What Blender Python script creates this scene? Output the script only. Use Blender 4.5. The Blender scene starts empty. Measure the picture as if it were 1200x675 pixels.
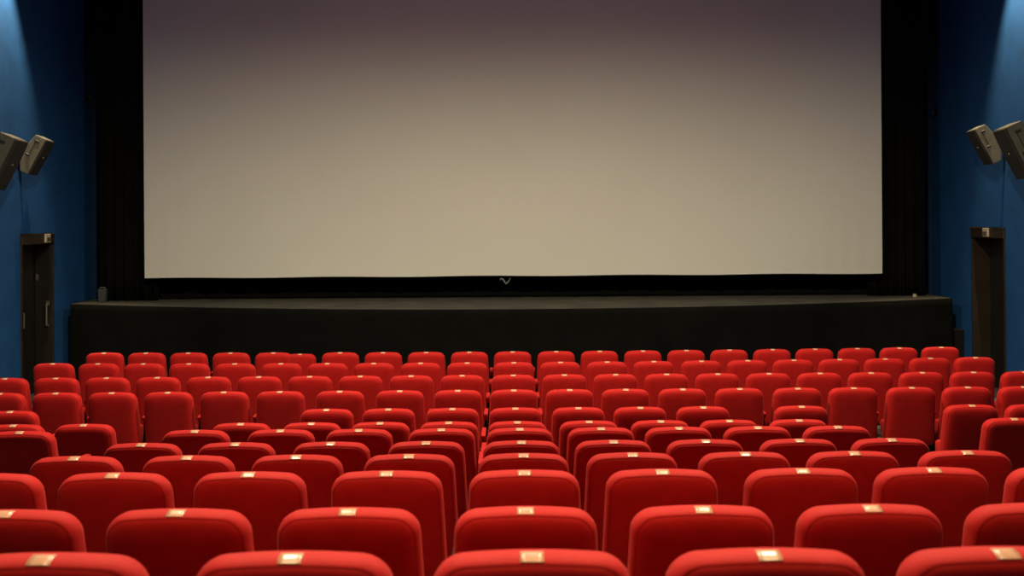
import bpy, bmesh, math, random
from mathutils import Vector, Matrix

random.seed(7)
S = bpy.context.scene
COL = S.collection
PI = math.pi

# ------------------------------------------------------------------ materials
def mat(name, color, rough=0.7, metal=0.0, sheen=0.0, sheen_tint=(1, 1, 1), spec=0.5, noise=None, bump=None):
    m = bpy.data.materials.new(name)
    m.use_nodes = True
    nt = m.node_tree
    b = nt.nodes['Principled BSDF']
    b.inputs['Base Color'].default_value = (*color, 1)
    b.inputs['Roughness'].default_value = rough
    b.inputs['Metallic'].default_value = metal
    b.inputs['Specular IOR Level'].default_value = spec
    b.inputs['Sheen Weight'].default_value = sheen
    b.inputs['Sheen Tint'].default_value = (*sheen_tint, 1)
    b.inputs['Sheen Roughness'].default_value = 0.4
    tc = nt.nodes.new('ShaderNodeTexCoord')
    if noise:                      # (scale, amount) : mottled wear of the material itself
        n = nt.nodes.new('ShaderNodeTexNoise')
        n.inputs['Scale'].default_value = noise[0]
        n.inputs['Detail'].default_value = 4
        r = nt.nodes.new('ShaderNodeMapRange')
        r.inputs['From Min'].default_value = 0.3
        r.inputs['From Max'].default_value = 0.7
        r.inputs['To Min'].default_value = 1 - noise[1]
        r.inputs['To Max'].default_value = 1 + noise[1]
        mx = nt.nodes.new('ShaderNodeVectorMath')
        mx.operation = 'SCALE'
        mx.inputs[0].default_value = color
        nt.links.new(tc.outputs['Object'], n.inputs['Vector'])
        nt.links.new(n.outputs['Fac'], r.inputs['Value'])
        nt.links.new(r.outputs['Result'], mx.inputs['Scale'])
        nt.links.new(mx.outputs['Vector'], b.inputs['Base Color'])
    if bump:                       # (scale, strength, distance)
        n2 = nt.nodes.new('ShaderNodeTexNoise')
        n2.inputs['Scale'].default_value = bump[0]
        n2.inputs['Detail'].default_value = 3
        bp = nt.nodes.new('ShaderNodeBump')
        bp.inputs['Strength'].default_value = bump[1]
        bp.inputs['Distance'].default_value = bump[2]
        nt.links.new(tc.outputs['Object'], n2.inputs['Vector'])
        nt.links.new(n2.outputs['Fac'], bp.inputs['Height'])
        nt.links.new(bp.outputs['Normal'], b.inputs['Normal'])
    return m

M_RED = mat('red_fabric', (0.60, 0.0130, 0.0125), 0.72, sheen=0.10, sheen_tint=(1.0, 0.5, 0.42), spec=0.22,
            noise=(14, 0.07), bump=(420, 0.25, 0.002))
M_PIPE = mat('red_piping', (0.36, 0.010, 0.010), 0.8, sheen=0.1, sheen_tint=(1, .4, .4), spec=0.2)
M_TAG = mat('brass_card', (0.80, 0.42, 0.27), 0.30, spec=0.8, noise=(30, 0.12))
M_BLACK = mat('black_metal', (0.007, 0.006, 0.006), 0.6, spec=0.2)
M_PLASTIC = mat('black_plastic', (0.016, 0.014, 0.013), 0.55)
M_BLUE = mat('blue_wall_cloth', (0.010, 0.073, 0.245), 0.8, spec=0.25, noise=(3.2, 0.13), bump=(90, 0.25, 0.004))
M_BLUED = mat('dark_blue_front_wall', (0.012, 0.04, 0.12), 0.85, spec=0.2, noise=(2.5, 0.12))  # front wall, a darker blue than the side walls
M_SCREEN = mat('screen_vinyl', (0.84, 0.83, 0.80), 0.85, spec=0.2, noise=(0.35, 0.03))
M_DRAPE = mat('black_drape', (0.0045, 0.0042, 0.0038), 0.95, spec=0.1, noise=(2, 0.2))
M_SKIRT = mat('black_skirt_cloth', (0.0045, 0.0043, 0.0040), 0.95, spec=0.1, noise=(3, 0.2))
M_DECK = mat('grey_stage_carpet', (0.075, 0.070, 0.060), 0.95, spec=0.15, noise=(2.2, 0.25), bump=(60, 0.3, 0.004))
M_FLOOR = mat('grey_carpet', (0.11, 0.105, 0.10), 0.95, spec=0.1, noise=(6, 0.2), bump=(150, 0.4, 0.004))
M_CEIL = mat('dark_ceiling', (0.02, 0.02, 0.022), 0.9)
M_REAR = mat('dark_rear_wall', (0.03, 0.03, 0.035), 0.9)
M_FRAME = mat('dark_brown_wood', (0.030, 0.021, 0.014), 0.45, noise=(5, 0.2))
M_LEAF = mat('dark_door_leaf', (0.012, 0.0105, 0.009), 0.5, noise=(3, 0.25))
M_STEEL = mat('brushed_steel', (0.45, 0.42, 0.38), 0.35, metal=0.9)
M_FIX = mat('pale_plastic', (0.42, 0.36, 0.30), 0.5)
M_CAB = mat('speaker_cabinet', (0.15, 0.142, 0.112), 0.7, noise=(9, 0.12))
M_CAB_SHADE = mat('speaker_cabinet_shaded', (0.072, 0.067, 0.053), 0.7, noise=(9, 0.15))  # cabinet finish again, with the shade on its unlit side put into the colour
M_GRILL = mat('speaker_grille', (0.013, 0.011, 0.009), 0.7, bump=(500, 0.4, 0.003))
M_GREY = mat('grey_cable', (0.20, 0.20, 0.20), 0.5)
M_CASE = mat('grey_case', (0.06, 0.068, 0.068), 0.5)

# ------------------------------------------------------------------ helpers
def link(o, parent=None):
    COL.objects.link(o)
    if parent is not None:
        o.parent = parent
    return o

def obj(name, bm, material, parent=None, smooth=False, angle=None):
    me = bpy.data.meshes.new(name)
    bmesh.ops.recalc_face_normals(bm, faces=bm.faces[:])
    bm.to_mesh(me)
    bm.free()
    me.materials.append(material)
    if smooth:
        for p in me.polygons:
            p.use_smooth = True
    o = bpy.data.objects.new(name, me)
    return link(o, parent)

def tag(o, label, cat, group=None):
    o['label'] = label
    o['category'] = cat
    if group:
        o['group'] = group
    return o

def thing(name, label, cat, loc=(0, 0, 0), group=None, rot=(0, 0, 0)):
    o = bpy.data.objects.new(name, None)
    o.empty_display_size = 0.1
    o.location = loc
    o.rotation_euler = rot
    link(o)
    return tag(o, label, cat, group)

def struct(name, bm, m, parent=None):
    o = obj(name, bm, m, parent)
    if parent is None:
        o['kind'] = 'structure'
    return o

def add_box(bm, lo, hi, bevel=0.0, seg=2, mtx=None):
    r = bmesh.ops.create_cube(bm, size=1.0)
    vs = r['verts']
    c = [(a + b) / 2 for a, b in zip(lo, hi)]
    d = [b - a for a, b in zip(lo, hi)]
    for v in vs:
        v.co = Vector((c[0] + v.co.x * d[0], c[1] + v.co.y * d[1], c[2] + v.co.z * d[2]))
    if bevel > 0:
        es = list({e for v in vs for e in v.link_edges})
        rb = bmesh.ops.bevel(bm, geom=es, offset=bevel, segments=seg, affect='EDGES', profile=0.5)
        vs = list({v for f in rb['faces'] for v in f.verts} | {v for v in vs if v.is_valid})
    if mtx is not None:
        for v in vs:
            v.co = mtx @ v.co
    return vs

def box(lo, hi, bevel=0.0, seg=2):
    bm = bmesh.new()
    add_box(bm, lo, hi, bevel, seg)
    return bm

def add_tube(bm, pts, r, n=8):
    rings = []
    for i, p in enumerate(pts):
        p = Vector(p)
        d = (Vector(pts[min(i + 1, len(pts) - 1)]) - Vector(pts[max(i - 1, 0)])).normalized()
        up = Vector((0, 0, 1)) if abs(d.z) < 0.9 else Vector((1, 0, 0))
        a = d.cross(up).normalized()
        b = d.cross(a).normalized()
        rings.append([bm.verts.new(p + (a * math.cos(2 * PI * k / n) + b * math.sin(2 * PI * k / n)) * r) for k in range(n)])
    for q, w in zip(rings, rings[1:]):
        for k in range(n):
            bm.faces.new((q[k], q[(k + 1) % n], w[(k + 1) % n], w[k]))
    bm.faces.new(rings[0][::-1])
    bm.faces.new(rings[-1])

def prism(profile, y0, y1, bevel=0.0, seg=2):
    """profile: list of (x, z); extruded along y."""
    bm = bmesh.new()
    a = [bm.verts.new((x, y0, z)) for x, z in profile]
    b = [bm.verts.new((x, y1, z)) for x, z in profile]
    n = len(profile)
    bm.faces.new(a)
    bm.faces.new(b[::-1])
    for i in range(n):
        bm.faces.new((a[i], b[i], b[(i + 1) % n], a[(i + 1) % n]))
    bmesh.ops.recalc_face_normals(bm, faces=bm.faces[:])
    if bevel:
        bmesh.ops.bevel(bm, geom=bm.edges[:], offset=bevel, segments=seg, affect='EDGES', profile=0.5)
    return bm

# ------------------------------------------------------------------ the cinema seat
TOP, BOT = 1.0, 0.40            # backrest top and bottom
LEAN = math.radians(9)

def outline(d, n_arc=7):
    """Rounded trapezoid of the backrest seen from behind, inset by d; list of (x, z), z from BOT to TOP."""
    wt, wb = 0.239 - d, 0.259 - d
    zt, zb = TOP - d, BOT + d * 0.6
    r = max(0.075 - d * 0.55, 0.018)
    rb = max(0.05 - d * 0.5, 0.015)
    pts = []
    def arc(cx, cz, rad, a0, a1):
        for k in range(n_arc):
            a = a0 + (a1 - a0) * k / (n_arc - 1)
            pts.append((cx + rad * math.cos(a), cz + rad * math.sin(a)))
    arc(wt - r, zt - r, r, 0.04, PI / 2)
    top = []
    for k in range(1, 8):            # gently crowned top edge
        t = k / 8
        x = (wt - r) * (1 - 2 * t)
        top.append((x, zt))
    pts += top
    arc(-(wt - r), zt - r, r, PI / 2, PI - 0.04)
    for k in range(1, 4):
        t = k / 4
        pts.append((-(wt + (wb - wt) * t), (zt - r) + ((zb + rb) - (zt - r)) * t))
    arc(-(wb - rb), zb + rb, rb, PI, 1.5 * PI)
    for k in range(1, 6):
        pts.append(((wb - rb) * (-1 + 2 * k / 6), zb))
    arc(wb - rb, zb + rb, rb, 1.5 * PI, 2 * PI)
    for k in range(1, 4):
        t = k / 4
        pts.append((wb + (wt - wb) * t, (zb + rb) + ((zt - r) - (zb + rb)) * t))
    # crown: the middle of the top stands a little higher than its corners
    return [(x, z - 0.016 * (x / 0.245) ** 2 * max(0, (z - 0.75) / 0.25)) for x, z in pts]

RINGS = [(0.20, -0.070), (0.15, -0.0695), (0.11, -0.0685), (0.08, -0.067), (0.058, -0.0645), (0.042, -0.0615), (0.030, -0.0575), (0.0225, -0.0535),
         (0.0185, -0.0500), (0.0168, -0.0485), (0.0150, -0.0482), (0.0105, -0.0425), (0.006, -0.034), (0.0025, -0.024), (0.0005, -0.012), (0.0, 0.0),
         (0.0, 0.012), (0.002, 0.028), (0.008, 0.042), (0.018, 0.052), (0.035, 0.060), (0.07, 0.066), (0.12, 0.068), (0.20, 0.066)]

def lean(x, y, z):
    """tilt about the bottom of the backrest: the top goes back to y = 0, the bottom sits forward."""
    return (x, y + (TOP - z) * math.tan(LEAN), z)

def backrest_bm():
    bm = bmesh.new()
    rings = []
    for d, y in RINGS:
        rings.append([bm.verts.new(lean(x, y, z)) for x, z in outline(d)])
    n = len(rings[0])
    for a, b in zip(rings, rings[1:]):
        for k in range(n):
            bm.faces.new((a[k], a[(k + 1) % n], b[(k + 1) % n], b[k]))
    bm.faces.new(rings[0])
    bm.faces.new(rings[-1][::-1])
    return bm

def piping_bm():
    """welt cord running in the seam around the rear panel."""
    bm = bmesh.new()
    pts = [Vector(lean(x, -0.0483, z)) for x, z in outline(0.0166)]
    n, m, r = len(pts), 6, 0.0010
    rings = []
    for i, p in enumerate(pts):
        d = (pts[(i + 1) % n] - pts[i - 1]).normalized()
        a = d.cross(Vector((0, 1, 0))).normalized()
        b = d.cross(a).normalized()
        rings.append([bm.verts.new(p + (a * math.cos(2 * PI * k / m) + b * math.sin(2 * PI * k / m)) * r) for k in range(m)])
    for i in range(n):
        q, w = rings[i], rings[(i + 1) % n]
        for k in range(m):
            bm.faces.new((q[k], q[(k + 1) % m], w[(k + 1) % m], w[k]))
    return bm

def tag_bm():
    """number plate folded over the middle of the top roll."""
    bm = bmesh.new()
    prof = [(0.0110, -0.0434), (0.0100, -0.0417), (0.006, -0.034), (0.0025, -0.024), (0.0005, -0.012), (0.0, 0.0)]
    rows = []
    pts = [Vector((0, y, TOP - d)) for d, y in prof]
    for i, p in enumerate(pts):
        t = (pts[min(i + 1, len(pts) - 1)] - pts[max(i - 1, 0)]).normalized()
        nrm = Vector((0, -t.z, t.y))
        if nrm.z < 0:
            nrm = -nrm
        row = []
        for off in (0.0022, -0.001):
            for x in (-0.028, -0.014, 0, 0.014, 0.028):
                q = p + nrm * off
                zz = q.z - 0.016 * (x / 0.245) ** 2
                row.append(bm.verts.new(lean(x, q.y, zz)))
        rows.append(row)
    for a, b in zip(rows, rows[1:]):
        for k in range(4):
            bm.faces.new((a[k], a[k + 1], b[k + 1], b[k]))
            bm.faces.new((a[5 + k], b[5 + k], b[6 + k], a[6 + k]))
        bm.faces.new((a[0], b[0], b[5], a[5]))
        bm.faces.new((a[4], a[9], b[9], b[4]))
    for r in (rows[0], rows[-1]):
        for k in range(4):
            bm.faces.new((r[k], r[5 + k], r[6 + k], r[k + 1]))
    return bm

def cushion_bm():
    """folded-up seat cushion standing in front of the backrest."""
    bm = bmesh.new()
    add_box(bm, (-0.205, 0.0, 0.0), (0.205, 0.095, 0.25), 0.035, 4)
    rot = Matrix.Rotation(math.radians(-9), 4, 'X')
    for v in bm.verts:
        bulge = 0.012 * (1 - (v.co.x / 0.205) ** 2)
        if v.co.y > 0.06:
            v.co.y += bulge
        v.co = rot @ v.co + Vector((0, 0.19, 0.385))
    return bm

def pan_bm():
    bm = bmesh.new()
    add_box(bm, (-0.175, 0.095, 0.02), (0.175, 0.113, 0.22), 0.008, 2)
    rot = Matrix.Rotation(math.radians(-9), 4, 'X')
    for v in bm.verts:
        v.co = rot @ v.co + Vector((0, 0.19, 0.385))
    return bm

def armpad_bm(x):
    prof = [(0.095, 0.722), (0.125, 0.735), (0.28, 0.735), (0.48, 0.724), (0.505, 0.710), (0.50, 0.696), (0.46, 0.686), (0.22, 0.684), (0.165, 0.668), (0.135, 0.668)]
    bm = bmesh.new()
    w = 0.0195
    a = [bm.verts.new((x - w, y, z)) for y, z in prof]
    b = [bm.verts.new((x + w, y, z)) for y, z in prof]
    n = len(prof)
    bm.faces.new(a)
    bm.faces.new(b[::-1])
    for i in range(n):
        bm.faces.new((a[i], b[i], b[(i + 1) % n], a[(i + 1) % n]))
    bmesh.ops.recalc_face_normals(bm, faces=bm.faces[:])
    bmesh.ops.bevel(bm, geom=bm.edges[:], offset=0.006, segments=3, affect='EDGES', profile=0.5)
    return bm

def raised_pad_bm(x):
    """the same arm swung up beside the backrest."""
    prof = [(0.150, 0.62), (0.165, 0.50), (0.205, 0.47), (0.235, 0.50), (0.225, 0.62), (0.195, 0.66), (0.175, 0.675), (0.15, 0.67), (0.14, 0.655)]
    bm = bmesh.new()
    w = 0.0165
    a = [bm.verts.new((x - w, y, z)) for y, z in prof]
    b = [bm.verts.new((x + w, y, z)) for y, z in prof]
    n = len(prof)
    bm.faces.new(a)
    bm.faces.new(b[::-1])
    for i in range(n):
        bm.faces.new((a[i], b[i], b[(i + 1) % n], a[(i + 1) % n]))
    bmesh.ops.recalc_face_normals(bm, faces=bm.faces[:])
    bmesh.ops.bevel(bm, geom=bm.edges[:], offset=0.006, segments=3, affect='EDGES', profile=0.5)
    return bm

def support_bm(x):
    bm = bmesh.new()
    prof = [(0.14, 0.674), (0.40, 0.688), (0.42, 0.40), (0.36, 0.22), (0.33, 0.03), (0.40, 0.0), (0.08, 0.0), (0.16, 0.03), (0.18, 0.22), (0.13, 0.40)]
    w = 0.014
    a = [bm.verts.new((x - w, y, z)) for y, z in prof]
    b = [bm.verts.new((x + w, y, z)) for y, z in prof]
    n = len(prof)
    bm.faces.new(a)
    bm.faces.new(b[::-1])
    for i in range(n):
        bm.faces.new((a[i], b[i], b[(i + 1) % n], a[(i + 1) % n]))
    return bm

def hinge_bm():
    bm = bmesh.new()
    add_box(bm, (-0.262, 0.215, 0.375), (0.262, 0.255, 0.400), 0.008, 2)
    add_box(bm, (-0.10, 0.10, 0.375), (-0.06, 0.23, 0.398))
    add_box(bm, (0.06, 0.10, 0.375), (0.10, 0.23, 0.398))
    return bm

AX = 0.275
def seat_proto():
    root = bpy.data.objects.new('cinema_seat', None)
    root.empty_display_size = 0.1
    link(root)
    b = obj('backrest', backrest_bm(), M_RED, root, True)
    obj('piping', piping_bm(), M_PIPE, b, True)
    t = obj('number_plate', tag_bm(), M_TAG, b, True)
    t['label'] = 'cream number plate'
    c = obj('seat_cushion', cushion_bm(), M_RED, root, True)
    pn = obj('seat_pan', pan_bm(), M_PLASTIC, c)
    pn['label'] = 'black seat pan'
    for x in (AX, -AX):
        s = obj('arm_support', support_bm(x), M_BLACK, root)
        s['label'] = 'black arm support'
        obj('arm_pad', armpad_bm(x), M_RED, s, True)
    obj('hinge_bar', hinge_bm(), M_BLACK, root)
    return root

PROTO = seat_proto()
RAISED = []
RAISED_SUPPORT = []
for _x in (AX, -AX):
    _b = raised_pad_bm(_x)
    for _v in _b.verts:
        _v.co.z -= 0.14
    _o = obj('arm_pad', _b, M_RED, None, True)
    RAISED.append(_o.data)
    bpy.data.objects.remove(_o)
    _b = support_bm(_x)
    for _v in _b.verts:
        _v.co.z *= 0.80
    _o = obj('arm_support', _b, M_BLACK)
    RAISED_SUPPORT.append(_o.data)
    bpy.data.objects.remove(_o)
PARTS = [(c, list(c.children)) for c in PROTO.children]

def seat(loc, label, arms=(True, False), rotz=0.0, scale=None, raised=False):
    """arms = (arm on the +x side, arm on the -x side)"""
    r = PROTO.copy()
    link(r)
    r.location = loc
    r.rotation_euler = (0, 0, rotz)
    if scale:
        r.scale = scale
    tag(r, label, 'seat', 'rows of red cinema seats')
    k = 0
    for c, subs in PARTS:
        if c.name.startswith('arm_support'):
            keep = arms[k]
            k += 1
            if not keep:
                continue
            cc = c.copy()
            if raised:
                cc.data = RAISED_SUPPORT[k - 1]
            link(cc, r)
            for g in subs:
                gg = g.copy()
                if raised:
                    gg.data = RAISED[k - 1]
                link(gg, cc)
            continue
        cc = c.copy()
        link(cc, r)
        for g in subs:
            link(g.copy(), cc)
    return r

# rows from the rear of the hall to the stage: distance of the backs, step height, seat positions across
ROWS = [
    (2.375, 0.926, [-1.11, -0.52, 0.05, 0.61, 1.17]),
    (3.325, 0.755, [-1.68, -1.11, -0.54, 0.05, 0.64, 1.20, 1.77]),
    (4.275, 0.637, [-2.25, -1.70, -1.12, -0.53, 0.06, 0.65, 1.25, 1.81, 2.38]),
    (5.225, 0.484, [-2.28, -1.69, -1.12, -0.53, 0.07, 0.64, 1.23, 1.80, 2.39]),
    (6.175, 0.338, [-2.28, -1.70, -1.11, -0.52, 0.07, 0.64, 1.21, 1.79, 2.36]),
    (7.125, 0.217, [-3.50, -2.25, -1.64, -1.08, -0.49, 0.07, 0.65, 1.19, 1.77, 2.34]),
    (8.075, 0.071, [-4.02, -3.45, -2.18, -1.59, -1.04, -0.49, 0.06, 0.64, 1.22, 1.77, 2.34, 4.08]),
    (9.025, 0.000, [-4.52, -1.66, -1.10, -0.52, 0.05, 0.62, 1.18, 1.75, 2.64, 4.18, 4.74]),
    (9.975, 0.000, [-5.10, -4.54, -3.98, -3.42, -2.86, -2.30, -1.70, -1.10, -0.52, 0.04, 0.60, 1.16, 1.73, 2.30, 2.88, 3.44, 4.02, 4.58, 5.14]),
    (10.925, 0.000, [-5.52, -4.95, -4.39, -3.84, -3.28, -2.73, -2.18, -1.63, -1.08, -0.52, 0.04, 0.60, 1.16, 1.72, 2.28, 2.84, 3.40, 3.96, 4.52, 5.08, 5.64]),
    (11.875, 0.000, [-5.45, -4.90, -4.35, -3.80, -3.25, -2.71, -2.17, -1.62, -1.06, -0.50, 0.05, 0.60, 1.16, 1.72, 2.29, 2.84, 3.40, 3.95, 4.51, 5.06, 5.61]),
    (12.825, 0.000, [-5.25, -4.70, -4.15, -3.60, -3.05, None, -2.16, -1.62, -1.06, -0.51, 0.04, 0.60, 1.16, 1.72, 2.28, 2.84, 3.40, 3.95, 4.50, 5.05, 5.60]),
]
ORD = ['first', 'second', 'third', 'fourth', 'fifth', 'sixth', 'seventh', 'eighth', 'ninth', 'tenth', 'eleventh', 'twelfth',
       'thirteenth', 'fourteenth', 'fifteenth', 'sixteenth', 'seventeenth', 'eighteenth', 'nineteenth', 'twentieth', 'twenty-first']

def spread(xs, gap=0.556):
    """keep neighbouring seats from touching, working outwards from the middle of the row."""
    xs = list(xs)
    m = min((i for i, v in enumerate(xs) if v is not None), key=lambda i: abs(xs[i]))
    for i in range(m + 1, len(xs)):
        if xs[i] is not None and xs[i - 1] is not None:
            xs[i] = max(xs[i], xs[i - 1] + gap)
    for i in range(m - 1, -1, -1):
        if xs[i] is not None and xs[i + 1] is not None:
            xs[i] = min(xs[i], xs[i + 1] - gap)
    return xs

for ri, (D, z, xs) in enumerate(ROWS):
    xs = spread(xs)
    row_n = ORD[len(ROWS) - 1 - ri]
    for i, x in enumerate(xs):
        if x is None:
            seat((-2.79, D + 0.46, z), 'low red cinema seat squeezed out of line in the first row from the stage',
                 (False, False), 0.0, (0.86, 0.9, 0.925))
            continue
        arc = 0.0
        if ri >= 10:
            arc = 0.16 * (abs(x) / 5.5) ** 2
        prev = xs[i - 1] if i else None
        nxt = xs[i + 1] if i + 1 < len(xs) else None
        left = prev is None or (x - prev) > 0.66
        right = True
        if nxt is None and i + 1 < len(xs):
            right = False
        if i and xs[i - 1] is None:
            left = False
        lab = 'red cinema seat, %s from the handled-door side, %s row from the stage' % (ORD[i], row_n)
        if x > 4 and 5 <= ri <= 7 and i and x - prev > 0.66:
            left = False
        seat((x, D + arc, z), lab, (right, left), raised=ri <= 4)
# the pattern seat itself is not needed any more
for c, subs in PARTS:
    for g in subs:
        bpy.data.objects.remove(g)
    bpy.data.objects.remove(c)
bpy.data.objects.remove(PROTO)

# ------------------------------------------------------------------ floor: flat front, stepped rear
XL, XR = -7.25, 7.37
CEIL = 7.6
bm = bmesh.new()
lip = 0.56                                    # a step ends this far in front of its row's backs
edges = [(D + lip, z) for D, z, _ in ROWS if z > 0]       # nearest first
y_prev = -4.0
levels = [(1.08, -4.0, ROWS[0][0] - 0.39)]
for k, (D, z, _) in enumerate(ROWS[:7]):
    y0 = D - 0.39
    y1 = ROWS[k + 1][0] - 0.39
    levels.append((z, y0, y1))
levels.append((0.0, ROWS[7][0] - 0.39, 18.0))
for z, y0, y1 in levels:
    add_box(bm, (XL - 0.6, y0, -0.3), (XR + 0.6, y1, z))
struct('floor', bm, M_FLOOR)
struct('ceiling', box((XL - 0.6, -4.0, CEIL), (XR + 0.6, 18.0, CEIL + 0.2)), M_CEIL)
struct('wall_rear', box((XL - 0.6, -4.2, -0.3), (XR + 0.6, -4.0, CEIL)), M_REAR)
struct('wall_front', box((XL - 0.6, 17.35, -0.3), (XR + 0.6, 17.6, CEIL)), M_BLUED)

# side walls of cloth-covered panels, with a recessed doorway each
DOOR_Y0, DOOR_Y1, DOOR_H = 14.78, 15.84, 2.36
HEAD_H = 0.17
def side_wall(name, xin, sx):
    bm = bmesh.new()
    g = 0.003
    xo = xin + sx * 0.55
    def panel(y0, y1, z0, z1):
        a, b = sorted((xin, xo))
        add_box(bm, (a, y0 + g, z0), (b, y1 - g, z1))
    y = -4.0
    while y < 13.2:
        y2 = min(y + 1.72, 13.3)
        if 13.3 - y2 < 0.5:
            y2 = 13.3
        panel(y, y2, -0.3, CEIL)
        y = y2
    panel(13.3, DOOR_Y0, -0.3, CEIL)
    ztop = DOOR_H + HEAD_H
    panel(DOOR_Y0, 15.31, ztop, CEIL)
    panel(15.31, DOOR_Y1, ztop, CEIL)
    panel(DOOR_Y1, 17.35, -0.3, CEIL)
    # solid backing behind the joints
    a, b = sorted((xin + sx * 0.012, xo))
    add_box(bm, (a, -4.0, -0.3), (b, DOOR_Y0 - 0.01, CEIL))
    add_box(bm, (a, DOOR_Y1 + 0.01, -0.3), (b, 17.35, CEIL))
    add_box(bm, (a, DOOR_Y0 - 0.02, ztop), (b, DOOR_Y1 + 0.02, CEIL))
    a, b = sorted((xo, xo + sx * 0.05))
    add_box(bm, (a, -4.0, -0.3), (b, 17.35, CEIL))
    struct(name, bm, M_BLUE)

side_wall('wall_left', XL, -1)
side_wall('wall_right', XR, 1)

def doorway(name, xin, sx, leaves):
    """frame lining the recess, header board, a door at the back of the recess (and one leaf folded open against the far jamb)."""
    d = bpy.data.objects.new(name, None)
    d.location = (xin, (DOOR_Y0 + DOOR_Y1) / 2, 0)
    link(d)
    d['kind'] = 'structure'
    y0, y1 = DOOR_Y0 - d.location.y, DOOR_Y1 - d.location.y
    def X(a, b):
        return sorted((sx * a, sx * b))
    bm = bmesh.new()
    a, b = X(-0.012, 0.50)
    add_box(bm, (a, y0 + 0.002, 0), (b, y0 + 0.045, DOOR_H), 0.004, 1)
    add_box(bm, (a, y1 - 0.045, 0), (b, y1 - 0.002, DOOR_H), 0.004, 1)
    obj('door_frame', bm, M_FRAME, d)
    hb = bmesh.new()
    a, b = X(-0.03, 0.49)
    add_box(hb, (a, y0 + 0.002, DOOR_H), (b, y1 - 0.002, DOOR_H + HEAD_H - 0.004), 0.01, 2)
    add_box(hb, (X(-0.045, 0.03)[0], y0 + 0.002, DOOR_H + HEAD_H - 0.035), (X(-0.045, 0.03)[1], y1 - 0.002, DOOR_H + HEAD_H - 0.004), 0.004, 1)
    obj('door_header', hb, M_FRAME, d)
    a, b = X(0.26, 0.305)
    lf = obj('door_leaf', box((a, y0 + 0.045, 0.01), (b, y1 - 0.045, DOOR_H), 0.004, 1), M_LEAF, d)
    if leaves:
        hm = bmesh.new()
        hx = sx * 0.205
        add_tube(hm, [(sx * 0.262, y0 + 0.52, 1.06), (hx, y0 + 0.52, 1.07), (hx, y0 + 0.52, 1.30), (sx * 0.262, y0 + 0.52, 1.31)], 0.014)
        obj('door_handle', hm, M_STEEL, lf)
        a, b = X(0.01, 0.25)
        l2 = obj('door_leaf', box((a, y1 - 0.092, 0.01), (b, y1 - 0.048, DOOR_H - 0.01), 0.004, 1), M_LEAF, d)
        hm = bmesh.new()
        hx = sx * 0.045
        add_tube(hm, [(hx, y1 - 0.09, 1.06), (hx, y1 - 0.14, 1.07), (hx, y1 - 0.14, 1.40), (hx, y1 - 0.09, 1.41)], 0.015)
        add_box(hm, (min(hx - 0.03, hx + 0.03), y1 - 0.105, 1.38), (hx + 0.03, y1 - 0.092, 1.46), 0.004, 1)
        obj('door_handle', hm, M_STEEL, l2)
        km = bmesh.new()
        add_box(km, (sx * 0.21 - 0.02, y1 - 0.11, 1.78), (sx * 0.21 + 0.02, y1 - 0.092, 1.88), 0.006, 2)
        obj('hook_plate', km, M_STEEL, l2)
    else:
        km = bmesh.new()
        add_box(km, (sx * 0.015 - 0.006, y1 - 0.03, 1.36), (sx * 0.015 + 0.006, y1 - 0.01, 1.40))
        obj('strike_plate', km, M_STEEL, d)
    return d

doorway('door_1', XL, -1, True)
doorway('door_2', XR, 1, False)

def fixture(x, sx, y, label):
    t = thing('exit_light', label, 'light fixture', (x, y, DOOR_H + 0.085), 'small fixtures over the doorways')
    bm = bmesh.new()
    a, b = sorted((0.0, -sx * 0.03))
    add_box(bm, (a, -0.085, -0.065), (b, 0.085, 0.07), 0.008, 2)
    obj('housing', bm, M_FIX, t)
    bm = bmesh.new()
    a, b = sorted((-sx * 0.03, -sx * 0.038))
    add_box(bm, (a, -0.06, -0.045), (b, 0.06, 0.02), 0.004, 1)
    obj('front_cover', bm, M_STEEL, t)

fixture(XL + 0.034, -1, 15.55, 'small pale fixture on the header board of the handled double door')
fixture(XR - 0.034, 1, 15.28, 'small pale fixture on the header board of the plain empty doorway')

# ------------------------------------------------------------------ stage
STAGE_H, STAGE_X0, STAGE_X1, STAGE_BACK = 1.378, -7.06, 7.13, 17.34
def front_y(x):
    t = min(1.0, abs(x - 0.05) / 7.1)
    return 14.62 + 1.42 * t ** 2
NS = 160
stage = bpy.data.objects.new('stage', None)
stage.location = (0, 0, 0)
link(stage)
tag(stage, 'low black-skirted stage with a bowed front edge under the big screen', 'stage')
bm = bmesh.new()
xs = [STAGE_X0 + (STAGE_X1 - STAGE_X0) * i / NS for i in range(NS + 1)]
loops = []
for zz in (STAGE_H, STAGE_H - 0.06):
    f = [bm.verts.new((x, front_y(x), zz)) for x in xs]
    bk = [bm.verts.new((x, STAGE_BACK, zz)) for x in xs]
    loops.append((f, bk))
(f1, b1), (f0, b0) = loops
for i in range(NS):
    bm.faces.new((f1[i], f1[i + 1], b1[i + 1], b1[i]))
    bm.faces.new((f0[i], b0[i], b0[i + 1], f0[i + 1]))
    bm.faces.new((f0[i], f0[i + 1], f1[i + 1], f1[i]))
    bm.faces.new((b0[i], b1[i], b1[i + 1], b0[i + 1]))
bm.faces.new((f0[0], f1[0], b1[0], b0[0]))
bm.faces.new((f0[-1], b0[-1], b1[-1], f1[-1]))
obj('stage_deck', bm, M_DECK, stage)

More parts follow.
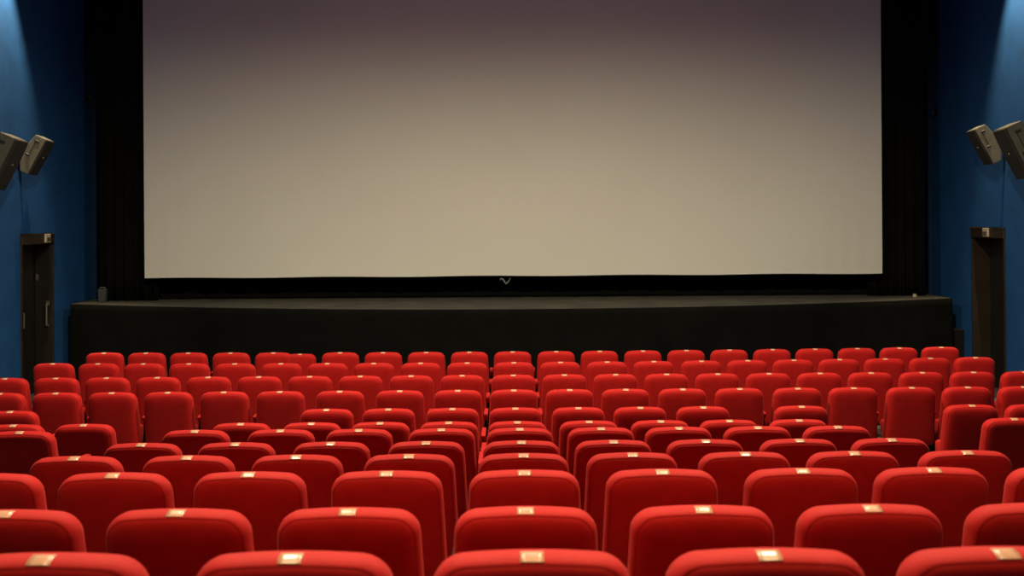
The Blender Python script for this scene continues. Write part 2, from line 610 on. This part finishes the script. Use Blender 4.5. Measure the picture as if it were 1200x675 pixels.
def cloth(path, z0, z1, thick, amp, freq, seed, nz=14, flare=0.0, n=None):
    """hanging cloth along path (list of (x, y, nx, ny)) with soft vertical folds."""
    rnd = random.Random(seed)
    ph = [rnd.uniform(0, 6.28) for _ in range(4)]
    bm = bmesh.new()
    front, back = [], []
    for j in range(nz + 1):
        t = j / nz
        z = z1 + (z0 - z1) * t
        rf, rb = [], []
        for i, (x, y, nx, ny) in enumerate(path):
            s = i / (len(path) - 1) * freq
            o = amp * (0.35 + 0.65 * t) * (0.5 * math.sin(6.28 * s + ph[0] + 0.6 * t) + 0.3 * math.sin(6.28 * s * 2.3 + ph[1] - t) + 0.2 * math.sin(6.28 * s * 4.1 + ph[2] + 2 * t)) + flare * t * t
            rf.append(bm.verts.new((x + nx * (o + thick), y + ny * (o + thick), z)))
            rb.append(bm.verts.new((x + nx * o, y + ny * o, z)))
        front.append(rf)
        back.append(rb)
    m = len(path)
    for j in range(nz):
        for i in range(m - 1):
            bm.faces.new((front[j][i], front[j][i + 1], front[j + 1][i + 1], front[j + 1][i]))
            bm.faces.new((back[j][i], back[j + 1][i], back[j + 1][i + 1], back[j][i + 1]))
        bm.faces.new((front[j][0], front[j + 1][0], back[j + 1][0], back[j][0]))
        bm.faces.new((front[j][-1], back[j][-1], back[j + 1][-1], front[j + 1][-1]))
    for i in range(m - 1):
        bm.faces.new((front[0][i], back[0][i], back[0][i + 1], front[0][i + 1]))
        bm.faces.new((front[-1][i], front[-1][i + 1], back[-1][i + 1], back[-1][i]))
    return bm

path = [(STAGE_X0, STAGE_BACK - (STAGE_BACK - front_y(STAGE_X0)) * k / 16, -1, 0) for k in range(16)]
path += [(x, front_y(x), 0, -1) for x in xs]
path += [(STAGE_X1, front_y(STAGE_X1) + (STAGE_BACK - front_y(STAGE_X1)) * k / 16, 1, 0) for k in range(1, 17)]
sk = obj('stage_skirt', cloth(path, 0.0, STAGE_H + 0.002, 0.015, 0.022, 26, 3, flare=0.015), M_SKIRT, stage, True)
sk['label'] = 'black cloth skirt'

# low block beside the stage end
blk = box((XR - 0.165, 16.12, 0), (XR - 0.005, 16.95, 0.86), 0.01, 2)
tag(obj('step_block', blk, M_BLACK), 'low black block filling the gap between stage end and blue wall', 'step block')

# ------------------------------------------------------------------ screen and drapes
SY = 16.4
SX0, SX1, SZ0, SZ1 = -6.0, 6.15, 1.765, 6.86
scr = thing('projection_screen', 'huge pale blank cinema screen hanging above the stage', 'screen', ((SX0 + SX1) / 2, SY, SZ0))
bm = bmesh.new()
nx, nz = 90, 40
w, h = SX1 - SX0, SZ1 - SZ0
gridf, gridb = [], []
for j in range(nz + 1):
    rf, rb = [], []
    for i in range(nx + 1):
        u, v = i / nx, j / nz
        # faint slack waves in the lower corners of the sheet
        c = math.exp(-((u / 0.07) ** 2) - (v / 0.25) ** 2) + math.exp(-(((1 - u) / 0.08) ** 2) - (v / 0.3) ** 2)
        o = 0.004 * c * math.sin(u * w * 24 + 3 * v)
        bottom = 0.006 * math.sin(u * 31) * math.exp(-(v / 0.04))
        rf.append(bm.verts.new((-w / 2 + u * w, o, v * h + bottom)))
        rb.append(bm.verts.new((-w / 2 + u * w, o + 0.012, v * h + bottom)))
    gridf.append(rf)
    gridb.append(rb)
for j in range(nz):
    for i in range(nx):
        bm.faces.new((gridf[j][i], gridf[j][i + 1], gridf[j + 1][i + 1], gridf[j + 1][i]))
        bm.faces.new((gridb[j][i], gridb[j + 1][i], gridb[j + 1][i + 1], gridb[j][i + 1]))
    for e in (0, -1):
        bm.faces.new((gridf[j][e], gridf[j + 1][e], gridb[j + 1][e], gridb[j][e]))
for i in range(nx):
    for e in (0, -1):
        bm.faces.new((gridf[e][i], gridf[e][i + 1], gridb[e][i + 1], gridb[e][i]))
obj('screen_sheet', bm, M_SCREEN, scr)
bm = bmesh.new()
for a, b in (((-w / 2 + 0.02, 0.05, -0.02), (w / 2 - 0.02, 0.11, 0.05)), ((-w / 2 + 0.02, 0.05, h - 0.05), (w / 2 - 0.02, 0.11, h + 0.02)),
             ((-w / 2 + 0.02, 0.05, 0), (-w / 2 + 0.09, 0.11, h)), ((w / 2 - 0.09, 0.05, 0), (w / 2 - 0.02, 0.11, h))):
    add_box(bm, a, b)
obj('support_frame', bm, M_BLACK, scr)

def drape(name, x0, x1, y, z0, z1, label, amp, freq, seed, n=80):
    p = [(x0 + (x1 - x0) * i / n, y, 0, -1) for i in range(n + 1)]
    return tag(obj(name, cloth(p, z0, z1, 0.02, amp, freq, seed), M_DRAPE, None, True), label, 'curtain', 'black drapes round the screen')

drape('black_curtain', -6.80, -5.85, 16.62, STAGE_H + 0.004, CEIL - 0.02, 'tall black drape between the screen and the handled-door wall', 0.05, 6, 11)
drape('black_curtain', 5.98, 6.93, 16.62, STAGE_H + 0.004, CEIL - 0.02, 'tall black drape between the screen and the plain-doorway wall', 0.05, 6, 12)
drape('masking_curtain', -5.90, 6.04, 16.85, STAGE_H + 0.004, SZ0 + 0.5, 'low black masking cloth along the stage under the screen', 0.03, 22, 13, 300)

# ------------------------------------------------------------------ small things at the screen and stage
bm = bmesh.new()
pts = [(-0.095, 0, 0.0), (-0.082, -0.008, 0.028), (-0.05, -0.008, 0.014), (-0.022, -0.006, -0.03), (0.0, -0.004, -0.062), (0.025, -0.006, -0.040), (0.055, -0.008, -0.006), (0.068, -0.004, 0.03)]
add_tube(bm, pts, 0.013, 8)
o = obj('hanging_cable', bm, M_GREY, None, True)
o.location = (-0.05, SY - 0.02, SZ0 - 0.07)
tag(o, 'grey loop of cable hanging under the middle of the screen', 'cable')

t = thing('equipment_case', 'small grey case standing on the stage corner beside the black drape', 'case', (-6.70, 16.42, STAGE_H + 0.001))
bm = bmesh.new()
add_box(bm, (-0.065, -0.05, 0.0), (0.065, 0.05, 0.21), 0.012, 2)
for v in bm.verts:
    v.co.x *= 0.8 + 0.25 * v.co.z / 0.21
obj('case_body', bm, M_CASE, t)
bm = bmesh.new()
add_tube(bm, [(-0.04, 0, 0.205), (-0.04, 0, 0.235), (0.04, 0, 0.235), (0.04, 0, 0.205)], 0.008)
obj('carry_handle', bm, M_GREY, t)

bm = bmesh.new()
bmesh.ops.create_cone(bm, cap_ends=True, segments=16, radius1=0.035, radius2=0.025, depth=0.05)
for v in bm.verts:
    v.co.z += 0.025
o = obj('stage_marker', bm, M_FIX)
o.location = (6.66, 16.35, STAGE_H + 0.001)
tag(o, 'tiny pale round marker on the stage near the plain-doorway end', 'marker')

def bracket(x, y, z, sx, label):
    t = thing('wall_bracket', label, 'bracket', (x, y, z), 'small brackets high on the walls')
    bm = bmesh.new()
    a, b = sorted((0, -sx * 0.02))
    add_box(bm, (a, -0.06, -0.07), (b, 0.06, 0.07), 0.004, 1)
    obj('plate', bm, M_PLASTIC, t)
    bm = bmesh.new()
    add_tube(bm, [(-sx * 0.02, 0, 0), (-sx * 0.09, -0.03, -0.02), (-sx * 0.10, -0.07, -0.06)], 0.014)
    obj('hook', bm, M_STEEL, t)
bracket(XR, 17.1, 4.50, 1, 'small dark bracket high on the wall beyond the plain doorway')
bracket(XL, 17.1, 4.86, -1, 'small dark bracket high on the wall beyond the handled door')

# ------------------------------------------------------------------ wall speakers
def speaker(loc, sx, scale, tilt, yaw, cab, label, arm):
    """loc = middle of the cabinet; sx = -1 on the wall with x < 0."""
    t = thing('wall_speaker', label, 'speaker', loc, 'wall speakers', (0, 0, 0))
    fx = -sx
    R = Matrix.Rotation(yaw * fx, 4, 'Z') @ Matrix.Rotation(tilt * fx, 4, 'Y')
    hx, hz, hy = 0.10 * scale, 0.265 * scale, 0.175 * scale
    prof = [(hx * 0.86, hz), (hx * 0.86, -hz), (-hx * 0.25, -hz), (-hx, -hz * 0.42), (-hx, hz * 0.42), (-hx * 0.62, hz)]
    bm = prism([(fx * a, b) for a, b in prof], -hy, hy, 0.008 * scale)
    bmesh.ops.transform(bm, matrix=R, verts=bm.verts[:])
    c = obj('cabinet', bm, cab, t)
    bm = prism([(fx * a, b) for a, b in ((hx * 0.86, hz * 0.99), (hx * 0.86, -hz * 0.99), (hx * 1.08, -hz * 0.97), (hx * 1.14, 0), (hx * 1.08, hz * 0.97))], -hy * 0.985, hy * 0.985, 0.006 * scale)
    bmesh.ops.transform(bm, matrix=R, verts=bm.verts[:])
    g = obj('grille', bm, M_GRILL, t)
    g['label'] = 'dark front grille'
    bm = bmesh.new()
    add_box(bm, (-0.006, -0.014, -0.010), (0.006, 0.014, 0.010), 0.002, 1)
    bmesh.ops.transform(bm, matrix=R @ Matrix.Translation((fx * hx * 1.14, 0, hz * 0.05)), verts=bm.verts[:])
    obj('badge', bm, M_FIX, g)
    # side mounting plate with knob on the face towards the audience
    bm = bmesh.new()
    add_box(bm, (-hx * 0.34, -hy - 0.006 * scale, hz * 0.64), (hx * 0.22, -hy + 0.002, hz * 0.76), 0.004, 1)
    add_box(bm, (-hx * 0.26, -hy - 0.004 * scale, -hz * 0.10), (-hx * 0.18, -hy + 0.002, hz * 0.70))
    add_box(bm, (-hx * 0.62, -hy - 0.014 * scale, -hz * 0.13), (-hx * 0.06, -hy + 0.002, -hz * 0.04), 0.006, 1)
    bmesh.ops.transform(bm, matrix=R, verts=bm.verts[:])
    obj('side_bracket', bm, M_PLASTIC, t)
    bm = bmesh.new()
    wall_x = (XL if sx < 0 else XR) - loc[0]
    p0 = R @ Vector((fx * -hx * 0.9, 0, 0.0))
    add_tube(bm, [tuple(p0), (wall_x * 0.8 + p0.x * 0.2, 0, p0.z), (wall_x - sx * 0.005, 0, p0.z)], 0.025 * scale, 10)
    a, b = sorted((wall_x - sx * 0.003, wall_x - sx * 0.022))
    add_box(bm, (a, -0.07, p0.z - 0.09), (b, 0.07, p0.z + 0.09), 0.004, 1)
    obj('mounting_arm', bm, M_BLACK, t)
    return t

speaker((-7.01, 14.75, 3.70), -1, 1.08, math.radians(27), math.radians(9), M_CAB, 'smaller grey-sided wall speaker above the handled door', 0.2)
speaker((-6.91, 13.55, 3.54), -1, 1.42, math.radians(25), math.radians(9), M_CAB_SHADE, 'larger wall speaker with shade-darkened cabinet on the wall before the handled door', 0.3)
speaker((7.08, 14.75, 3.76), 1, 1.08, math.radians(27), math.radians(9), M_CAB, 'smaller grey-sided wall speaker above the plain doorway', 0.2)
speaker((6.98, 13.55, 3.60), 1, 1.42, math.radians(25), math.radians(9), M_CAB_SHADE, 'larger wall speaker with shade-darkened cabinet on the wall before the plain doorway', 0.3)

# ------------------------------------------------------------------ lights of the hall, plus an added screen fill
def spot(name, loc, target, power, color, size, blend=0.6, radius=0.08):
    l = bpy.data.lights.new(name, 'SPOT')
    l.energy = power
    l.color = color
    l.spot_size = math.radians(size)
    l.spot_blend = blend
    l.shadow_soft_size = radius
    o = bpy.data.objects.new(name, l)
    o.location = loc
    o.rotation_euler = (Vector(target) - Vector(loc)).to_track_quat('-Z', 'Y').to_euler()
    link(o)
    return o

WARM = (1.0, 0.77, 0.42)
WARM2 = (1.0, 0.87, 0.57)
for x in (-1.6, 1.7):
    spot('rear_spot', (x, 2.6, CEIL - 0.1), (x, 2.7, 0), 760, WARM, 62, 0.9, 0.12)
for x in (-2.45, 2.55):
    spot('hall_spot', (x, 8.0, CEIL - 0.1), (x, 8.0, 0), 1480, WARM2, 164.0, 0.58, 0.16)
    spot('front_spot', (x * 1.2, 11.6, CEIL - 0.1), (x * 1.2, 11.6, 0), 420, WARM2, 88, 0.9, 0.14)
WASH = (1.0, 0.78, 0.46)
for x, s in ((XL + 0.42, -1), (XR - 0.42, 1)):
    spot('wall_washer', (x, 14.35, CEIL - 0.45), (x + s * 0.42, 13.85, 0), 1250, WASH, 53, 0.6, 0.05)
pl = bpy.data.lights.new('screen_fill', 'POINT')  # unseen neutral fill, added to lift the dark top of the screen
pl.energy = 70
pl.color = (0.95, 0.97, 1.0)
pl.shadow_soft_size = 0.25
po = bpy.data.objects.new('screen_fill', pl)
po.location = (0.06, 9.6, CEIL - 0.5)
link(po)

w = bpy.data.worlds.new('hall_air')
w.use_nodes = True
w.node_tree.nodes['Background'].inputs['Color'].default_value = (0.8, 0.85, 1.0, 1)
w.node_tree.nodes['Background'].inputs['Strength'].default_value = 0.0
S.world = w

# ------------------------------------------------------------------ camera
cd = bpy.data.cameras.new('camera')
cd.sensor_width = 36
cd.lens = 35.01
cd.shift_x = 4.0 / 1200
cd.shift_y = -82.5 / 1200
cd.clip_start = 0.05
cd.dof.use_dof = True
cd.dof.focus_distance = 8.5
cd.dof.aperture_fstop = 3.2
cam = bpy.data.objects.new('camera', cd)
cam.location = (0, 0, 2.724)
cam.rotation_euler = (PI / 2, 0.0066, 0)
link(cam)
S.camera = cam

S.view_settings.view_transform = 'Standard'
S.view_settings.look = 'None'
S.view_settings.exposure = 0.0
S.view_settings.gamma = 1.0
S.view_settings.use_curve_mapping = False
